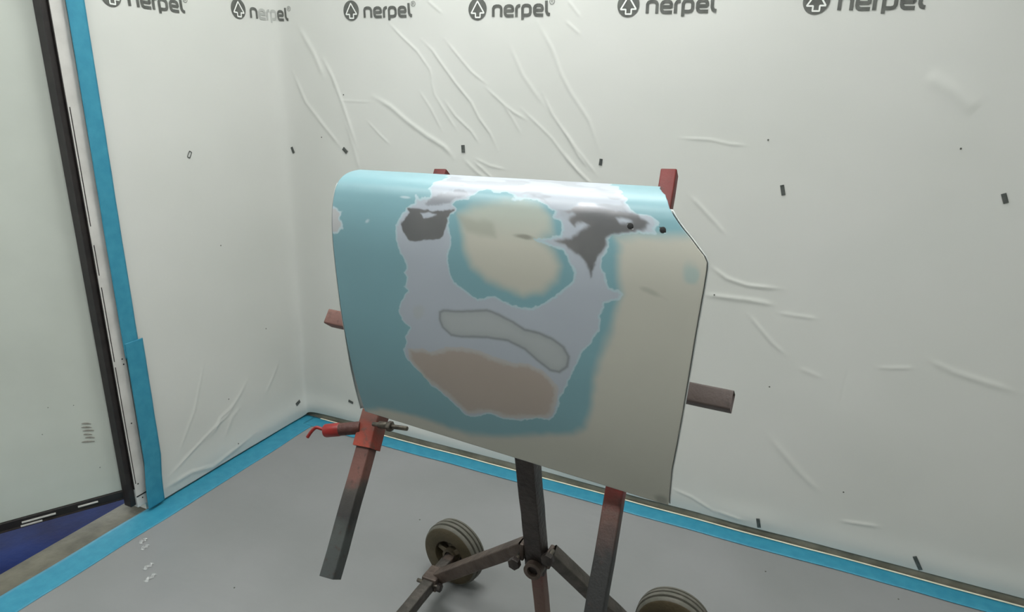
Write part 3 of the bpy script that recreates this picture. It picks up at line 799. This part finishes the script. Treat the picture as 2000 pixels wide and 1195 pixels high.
def paint_panel():
    jag = 0.006 * value_noise(XX, LL, 55, 11) + 0.005 * value_noise(XX, LL, 130, 12) + 0.0035 * value_noise(XX, LL, 290, 13)
    soft = 0.018 * value_noise(XX, LL, 18, 14) + 0.008 * value_noise(XX, LL, 60, 15)
    wide = value_noise(XX, LL, 7, 16) + 0.5 * value_noise(XX, LL, 21, 17)
    sd = {k: poly_sd(XX, LL, v) for k, v in PANEL_PATCHES.items()}
    c = np.empty(XX.shape + (3,)); bare = np.zeros(XX.shape)
    c[:] = hexc(COLS['blue'])
    c *= (1 + 0.05 * wide)[..., None]
    def lay(col, a):
        nonlocal c
        c = c * (1 - a[..., None]) + hexc(col) * a[..., None]
    lay(COLS['cream'], 0.97 * sstep(sd['cream_right'] + soft * 0.5, -0.012, 0.010))
    sp = np.maximum(sd['primer'], -sd['inner']) + jag * 0.55
    # sanding streaks near the rolled top run along the panel
    top = np.clip((LL - 0.452) / 0.03, 0, 1)
    streak = value_noise(XX * 0.28, LL, 75, 18) + 0.6 * value_noise(XX * 0.3, LL, 170, 19)
    sp = sp + top * 0.016 * streak
    lay(COLS['rim'], sstep(sp, -0.0005, 0.0012) * 0.8)
    lay(COLS['primer'], sstep(sp, -0.0042, -0.0014))
    lay(COLS['metal_dark'], 0.38 * top * sstep(sp, -0.010, -0.004) * sstep(-streak, -0.18, 0.02))
    # sprayed cream inside the blue island, thinner towards its top
    ci = sstep(sd['cream_inner'] + soft * 0.4, -0.010, 0.014)
    thin = np.clip((0.475 - LL) / 0.06, 0.0, 1.0)
    lay(COLS['cream_thin'], ci * (sp > 0.0) * 0.85)
    lay(COLS['cream'], ci * (sp > 0.0) * (0.15 + 0.8 * thin))
    # pulled-through grey smear across the island
    lay(COLS['smear'], 0.55 * sstep(poly_sd(XX, LL, [(SPOT['s6'][0] - .03, SPOT['s6'][1] + .012), (SPOT['s6'][0] + .03, SPOT['s6'][1] + .004), (SPOT['s6'][0] + .03, SPOT['s6'][1] - .014), (SPOT['s6'][0] - .02, SPOT['s6'][1] - .01)]) + soft * 0.6, -0.006, 0.008))
    # rubbed-down bare metal
    isl = np.minimum(np.minimum(sd['isle_a'], sd['isle_b']), sd['isle_c']) + jag * 0.3
    for k, s0, s1 in (('metal_a', -0.002, 0.0015), ('metal_b', -0.004, 0.003)):
        d = np.maximum(sd[k] + jag * 0.5, -isl)
        a = sstep(d, s0, s1)
        g = np.clip((0.62 if k == 'metal_b' else 0.45) + 1.1 * wide + 0.5 * streak * top, 0, 1)
        col = hexc(COLS['metal_dark']) * g[..., None] + hexc(COLS['metal']) * (1 - g)[..., None]
        c = c * (1 - a[..., None]) + col * a[..., None]
        bare = np.maximum(bare, a)
    a = sstep(sd['tongue'] + jag * 0.7 + 0.008 * streak, -0.004, 0.002) * 0.6
    lay(COLS['metal_dark'], a); bare = np.maximum(bare, a * 0.5)
    # taupe filler with a warmer rim, crisp below and feathered above
    lay(COLS['taupe_rim'], 0.4 * sstep(sd['taupe'] + jag * 0.4 + soft * 0.1, -0.001, 0.003))
    lay(COLS['taupe'], sstep(sd['taupe'] + jag * 0.6 + soft * 0.25, -0.010, -0.001))
    # long low spot ringed by a grey guide-coat line
    pd = sd['peanut'] + jag * 0.12
    lay(COLS['peanut'], 0.9 * sstep(pd, -0.003, 0.001))
    lay(COLS['guide'], 0.85 * np.exp(-(pd / 0.0026) ** 2) + 0.16 * np.exp(-((pd + 0.004) / 0.006) ** 2))
    ep = sd['edge_patch'] + jag * 0.7
    lay(COLS['rim'], sstep(ep, 0.0, 0.003)); lay(COLS['primer_warm'], sstep(ep, -0.004, -0.001))
    # stains
    def blob(s, rx, rl, col, amt, rot=0.0):
        x0, l0 = SPOT[s]
        u, v = XX - x0, LL - l0
        u, v = u * math.cos(rot) + v * math.sin(rot), -u * math.sin(rot) + v * math.cos(rot)
        e = np.hypot(u / rx, v / rl) + value_noise(XX, LL, 70, 31) * 0.7
        lay(col, amt * sstep(e, 0.35, 1.15))
    blob('s1', 0.022, 0.005, COLS['stain'], 0.75)
    blob('s2', 0.022, 0.006, COLS['stain'], 0.35, -0.3)
    blob('s3', 0.016, 0.016, COLS['peanut'], 0.6)
    blob('s4', 0.014, 0.018, COLS['blue_soft'], 0.55)
    blob('s5', 0.014, 0.012, COLS['stain'], 0.6)
    blob('f1', 0.007, 0.004, COLS['rim'], 0.9, 0.6)
    blob('f2', 0.011, 0.0022, COLS['rim'], 0.9)
    return c, bare

SPOT = PANEL_SPOTS
paint, bare = paint_panel()
# screw holes: faces taken out of the sheet
fx = (XX[:-1, :-1] + XX[1:, 1:]) / 2; fl = (LL[:-1, :-1] + LL[1:, 1:]) / 2
keep = np.ones(fx.shape, bool)
for hname in ('h1', 'h2'):
    keep &= np.hypot(fx - SPOT[hname][0], fl - SPOT[hname][1]) > 0.0036
me = grid_mesh('skin', PP, keep)
ca = me.color_attributes.new('paint', 'FLOAT_COLOR', 'POINT')
ca.data.foreach_set('color', np.concatenate([paint, np.ones(XX.shape + (1,))], -1).reshape(-1).astype(np.float32))
ba = me.attributes.new('bare', 'FLOAT', 'POINT')
ba.data.foreach_set('value', bare.reshape(-1).astype(np.float32))
panel = empty('car_door_skin', (1.61, -1.21, 0.84))
tag(panel, 'sanded car door skin in patchy blue, cream, grey and brown filler', 'car panel')
sk = link('skin', me, M['panel'], panel)
md = sk.modifiers.new('thickness', 'SOLIDIFY'); md.thickness = 0.0025; md.offset = -1
sk['label'] = 'curved outer sheet with patches of blue paint, cream primer, grey metal and brown filler'

def hem_strip(pts_edge, inward, name='hem_flange', width=0.016, back=0.0045):
    """folded seam behind an edge of the sheet"""
    E = np.array(pts_edge); I = np.array(inward)
    prof = [(-0.0022, 0.0028), (-0.0030, 0.0045), (-0.0022, 0.0066), (width, 0.0075)]
    P = np.stack([E + I * a + np.array([0, b_, 0]) for a, b_ in prof], 1)
    o = link(name, grid_mesh(name, P), M['hem'], panel)
    md = o.modifiers.new('thickness', 'SOLIDIFY'); md.thickness = 0.0012
    return o

ll = np.linspace(0.002, PLEN - 0.07, 60)
left = panel_xyz(np.zeros_like(ll), ll)
# the seam opens slightly towards the lower corner
open_ = np.interp(ll, [0, 0.07, 0.2, 0.5], [0.010, 0.007, 0.001, 0.0])
hem_strip(left - np.stack([open_, np.zeros_like(ll), np.zeros_like(ll)], -1), np.tile([1.0, 0, 0], (60, 1)), width=0.026)
right = panel_xyz(np.full_like(ll, PW), ll)
hem_strip(right, np.tile([-1.0, 0, 0], (60, 1)))
xx = np.linspace(0.004, PW - 0.004, 80)
hem_strip(panel_xyz(xx, np.zeros_like(xx)), np.tile([0, 0, 1.0], (80, 1)))
for hname in ('h1', 'h2'):
    x0, l0 = SPOT[hname]
    p = panel_xyz(np.array([x0]), np.array([l0]))[0]
    du = panel_xyz(np.array([x0 + 0.004]), np.array([l0]))[0] - p
    dv = panel_xyz(np.array([x0]), np.array([l0 + 0.004]))[0] - p
    nn = Vector(np.cross(du, dv)).normalized()
    if nn.y > 0: nn = -nn
    z = nn; xa = Vector(du).normalized(); ya = z.cross(xa)
    mt = Matrix((xa, ya, z)).transposed().to_4x4(); mt.translation = Vector(p)
    lathe('screw_hole', [(0.0046, -0.0060), (0.0046, 0.0003), (0.0042, 0.0006), (0.0, 0.0006)], M['black'], panel, mt, 20)

# ------------------------------------------------------------------ the panel stand
stand = empty('panel_stand', (1.56, -0.80, 0.0))
tag(stand, 'wheeled tubular steel panel stand with rusty red arms behind the car door skin', 'stand')

arm_col_l = painted_bar('arm_paint_worn', [(0.0, srgb(58, 62, 62)), (0.09, srgb(62, 66, 64)), (0.13, srgb(34, 34, 34)), (0.19, srgb(60, 56, 52)), (0.22, srgb(102, 66, 58)), (0.29, srgb(86, 54, 48)), (0.33, srgb(128, 50, 34)), (0.40, srgb(156, 50, 28)), (0.6, srgb(112, 34, 26)), (1.0, srgb(92, 22, 18))], 0.97, srgb(54, 36, 32), 0.65)
arm_col_r = painted_bar('arm_paint_dark', [(0.0, srgb(26, 27, 28)), (0.21, srgb(28, 28, 28)), (0.27, srgb(72, 50, 43)), (0.33, srgb(108, 34, 28)), (0.45, srgb(126, 28, 22)), (0.7, srgb(100, 30, 24)), (0.86, srgb(78, 36, 30)), (1.0, srgb(108, 24, 18))], 1.0, srgb(52, 34, 30), 0.55)

def post_pt(z, dx=0.0, dy=0.0):
    return (1.56 + dx, -0.839 - 0.259 * (z - 0.144) + dy, z)

square_tube('post', post_pt(0.335), post_pt(0.985), 0.046, 0.046, M['dark_steel'], stand)
square_tube('inner_post', post_pt(0.012), post_pt(0.45), 0.033, 0.033, painted_bar('inner_post_paint', [(0, srgb(112, 92, 80)), (0.6, srgb(104, 78, 70)), (0.8, srgb(98, 52, 48)), (1.0, srgb(86, 44, 42))], 0.42, srgb(70, 54, 48), 0.4), stand)
box('foot_plate', (1.50, -0.87, 0.0), (1.62, -0.75, 0.012), M['dark_steel'], stand, bevel=0.003)
cb0, cb1 = Vector((1.0645, -1.0364, 0.9714)), Vector((1.9905, -1.0712, 0.9735))
square_tube('crossbar', cb0, cb1, 0.036, 0.036, painted_bar('crossbar_paint', [(0, srgb(118, 82, 74)), (0.1, srgb(106, 74, 68)), (0.5, srgb(80, 62, 58)), (0.85, srgb(74, 62, 58)), (1.0, srgb(84, 72, 68))], 0.93, srgb(56, 46, 44), 0.5), stand, xref=(0, 0.6, 0.8))

arms = []
for nm, p0, p1, mt_ in (('arm', (1.2727, -1.3369, 0.5272), (1.2085, -0.7506, 1.2952), arm_col_l), ('arm', (1.8319, -1.3548, 0.5327), (1.7744, -0.7446, 1.3324), arm_col_r)):
    o = square_tube(nm, p0, p1, 0.0345, 0.0345, mt_, stand)
    p0, p1 = Vector(p0), Vector(p1)
    d = (p1 - p0).normalized()
    arms.append((p0, p1, d))
    # sliding bracket where the arm crosses the bar
    t = ((0.960 - p0.z) / d.z)
    c = p0 + d * t
    br = square_tube('slide_bracket', c - d * 0.035, c + d * 0.035, 0.044, 0.044, M['dark_steel'], stand, hollow=0.003)

# clamp at the lower lip of the panel, on the first arm
p0, p1, d = arms[0]
def on_arm(z): return p0 + d * ((z - p0.z) / d.z)
ca_, cb_ = on_arm(0.742), on_arm(0.806)
cl = square_tube('clamp', ca_, cb_, 0.046, 0.047, painted_bar('clamp_paint', [(0, srgb(140, 52, 34)), (0.35, srgb(124, 50, 36)), (0.6, srgb(104, 60, 50)), (1.0, srgb(112, 70, 60))], 0.085, srgb(72, 58, 50), 0.7), stand)
cc = on_arm(0.778)
hk0 = cc + Vector((-0.016, -0.016, 0.004)); hk1 = hk0 + Vector((-0.082, -0.020, -0.018))
rn = cyl('hook_sleeve', hk0, hk1, 0.0140, M['rust'], cl, 24)
sweep('hook', [hk1 + Vector((0.012, 0, 0)), hk1 + Vector((-0.012, -0.004, 0.004)), hk1 + Vector((-0.022, -0.008, 0.006)), hk1 + Vector((-0.032, -0.012, -0.004)), hk1 + Vector((-0.040, -0.018, -0.018))], 0.0038, M['red'], cl)
cyl('hook_cap', hk1 - (hk1 - hk0) * 0.42, hk1 + Vector((-0.004, -0.001, -0.001)), 0.0150, M['red'], cl, 24, bevel=0.004)
wv = Vector((0.10, 0.0, -0.002))
bl0 = Vector((1.304, -1.170, 0.8075))
cyl('clamp_bolt', bl0 + Vector((-0.031, 0.0, -0.0035)), bl0 + Vector((0.058, 0.0, 0.007)), 0.0050, M['bolt'], cl, 16)
cyl('nut', bl0 + Vector((0.008, 0, 0.001)), bl0 + Vector((0.019, 0, 0.0022)), 0.0115, M['bolt'], cl, 6)
cyl('washer', bl0 + Vector((-0.014, 0, -0.001)), bl0 + Vector((0.007, 0, 0.001)), 0.0080, M['bolt'], cl, 20)

# hinge block at the foot of the post, with lugs and bolts for the two legs
col = ring_tube('pivot_bush', post_pt(0.352, 0.004, -0.046), post_pt(0.352, 0.004, 0.03), 0.0235, 0.014, M['brown_steel'], stand)
cyl('bush_pin', post_pt(0.352, 0.004, -0.036), post_pt(0.352, 0.004, 0.03), 0.0138, M['dark_steel'], stand, 20)
square_tube('collar', post_pt(0.330), post_pt(0.375), 0.0500, 0.0500, M['dark_steel'], stand, hollow=0.003)
for s in (-1, 1):
    bx = 1.56 + s * 0.030
    lug = box('lug', (min(bx, bx + s * 0.012), -0.918, 0.355), (max(bx, bx + s * 0.012), -0.880, 0.405), M['brown_steel'], stand, bevel=0.004)
    zc = 0.362 if s < 0 else 0.405
    yb = -0.934
    hb = cyl('bolt', (bx + s * 0.014, yb - 0.006, zc), (bx + s * 0.014, yb + 0.030, zc), 0.0065, M['bolt'], stand, 14)
    cyl('bolt_head', (bx + s * 0.014, yb - 0.014, zc), (bx + s * 0.014, yb + 0.002, zc), 0.0165, M['dark_steel'], hb, 6)

# splayed legs, floor skids with wheels on their rear ends
leg_cols = (M['brown_steel'], M['grey_steel'])
for s, wx, mleg in ((-1, 1.20, leg_cols[0]), (1, 1.885, leg_cols[1])):
    top = (1.56 + s * 0.034, -0.892, 0.388)
    low = (wx - s * 0.018, -0.808, 0.113)
    square_tube('leg', top, low, 0.036, 0.036, mleg, stand, xref=(0, 1, 0))
    sk_ = square_tube('skid', (wx, -0.742, 0.103), (wx, -1.42, 0.096), 0.034, 0.034, M['grey_steel'], stand, xref=(1, 0, 0))
    square_tube('skid_foot', (wx, -1.395, 0.085), (wx, -1.395, 0.0), 0.028, 0.028, M['dark_steel'], stand, hollow=0.0)
    # joint bracket and bolt
    box('joint_plate', (wx - 0.024, -0.845, 0.082), (wx + 0.024, -0.785, 0.1245), M['brown_steel'], stand, bevel=0.004)
    jb = cyl('bolt', (wx - 0.040, -0.842, 0.104), (wx + 0.040, -0.842, 0.104), 0.006, M['bolt'], stand, 14)
    cyl('bolt_head', (wx + 0.030, -0.842, 0.104), (wx + 0.042, -0.842, 0.104), 0.0125, M['dark_steel'], jb, 6)
    # wheel: grooved tread, flat sidewall, dished hub with openings
    R0 = 0.104
    mt = Matrix.Translation((wx, -0.652, R0)) @ Matrix.Rotation(math.radians(90), 4, 'X')
    if s < 0:
        mt = Matrix.Translation((wx, -0.652, R0)) @ Matrix.Rotation(math.radians(-8), 4, 'Z') @ Matrix.Rotation(math.radians(90), 4, 'X')
    wh = lathe('wheel', [(0.050, 0.006), (0.092, 0.0), (0.1005, 0.004), (0.1015, 0.0105), (0.0955, 0.012), (0.0955, 0.015), (0.1035, 0.0165), (0.104, 0.0255),
                         (0.098, 0.027), (0.098, 0.030), (0.104, 0.0315), (0.1035, 0.0415), (0.0955, 0.043), (0.0955, 0.046), (0.1010, 0.0475), (0.0995, 0.054), (0.0955, 0.0575)], M['tyre_tread'], stand, mt, 64)
    lathe('sidewall', [(0.0955, 0.0575), (0.092, 0.0600), (0.060, 0.0610), (0.053, 0.0600), (0.050, 0.0560), (0.049, 0.006)], M['tyre_side'], wh, mt, 64)
    lathe('hub_disc', [(0.050, 0.030), (0.030, 0.034), (0.024, 0.036), (0.022, 0.052), (0.012, 0.052)], M['hub'], wh, mt, 40)
    for k in range(3):
        a = math.radians(40 + 120 * k)
        bm = bmesh.new()
        bm_box(bm, (0.018, -0.008, 0.030), (0.0515, 0.008, 0.052), 0.003)
        from_bm('spoke', bm, M['hub'], wh, mt @ Matrix.Rotation(a, 4, 'Z'))
    for k in range(3):
        a = math.radians(100 + 120 * k)
        cyl('hub_opening', mt @ Vector((0.037 * math.cos(a), 0.037 * math.sin(a), 0.030)), mt @ Vector((0.037 * math.cos(a), 0.037 * math.sin(a), 0.0375)), 0.0095, M['black'], wh, 20, bevel=0)
    cyl('axle', mt @ Vector((0, 0, 0.0)), mt @ Vector((0, 0, 0.085)), 0.012, M['dark_steel'], wh, 20)
    lathe('hub_clip', [(0.016, 0.052), (0.024, 0.052), (0.024, 0.060), (0.016, 0.060)], M['hub'], wh, mt, 32, close=True)
    ax = square_tube('axle_bracket', (wx, -0.712, 0.100), (wx, -0.75, 0.103), 0.030, 0.030, M['brown_steel'], stand, hollow=0.0)

# ------------------------------------------------------------------ added crumples, coloured pale to stand for glints on the floor film
for cx_, cy_, n_, ln in FLOOR_CRUMPLES:
    r_ = random.Random(int(abs(cx_ * 1000) + abs(cy_ * 977)))
    bm = bmesh.new()
    nu, nv = 9, 14
    vs = [[bm.verts.new((cx_ + (i / (nu - 1) - .5) * 0.013 + 0.004 * math.sin(j), cy_ + (j / (nv - 1) - .5) * ln,
                         0.0016 + 0.009 * (r_.random() ** 2) * math.sin(math.pi * i / (nu - 1)) * math.sin(math.pi * j / (nv - 1)))) for i in range(nu)] for j in range(nv)]
    for j in range(nv - 1):
        for i in range(nu - 1):
            bm.faces.new((vs[j][i], vs[j][i + 1], vs[j + 1][i + 1], vs[j + 1][i]))
    o = from_bm('floor_glint', bm, M['glint_film'], smooth=True)
    tag(o, 'small pale shiny crumple standing for a glint on the grey floor beside blue tape', 'floor glint', 'painted glints on the floor')
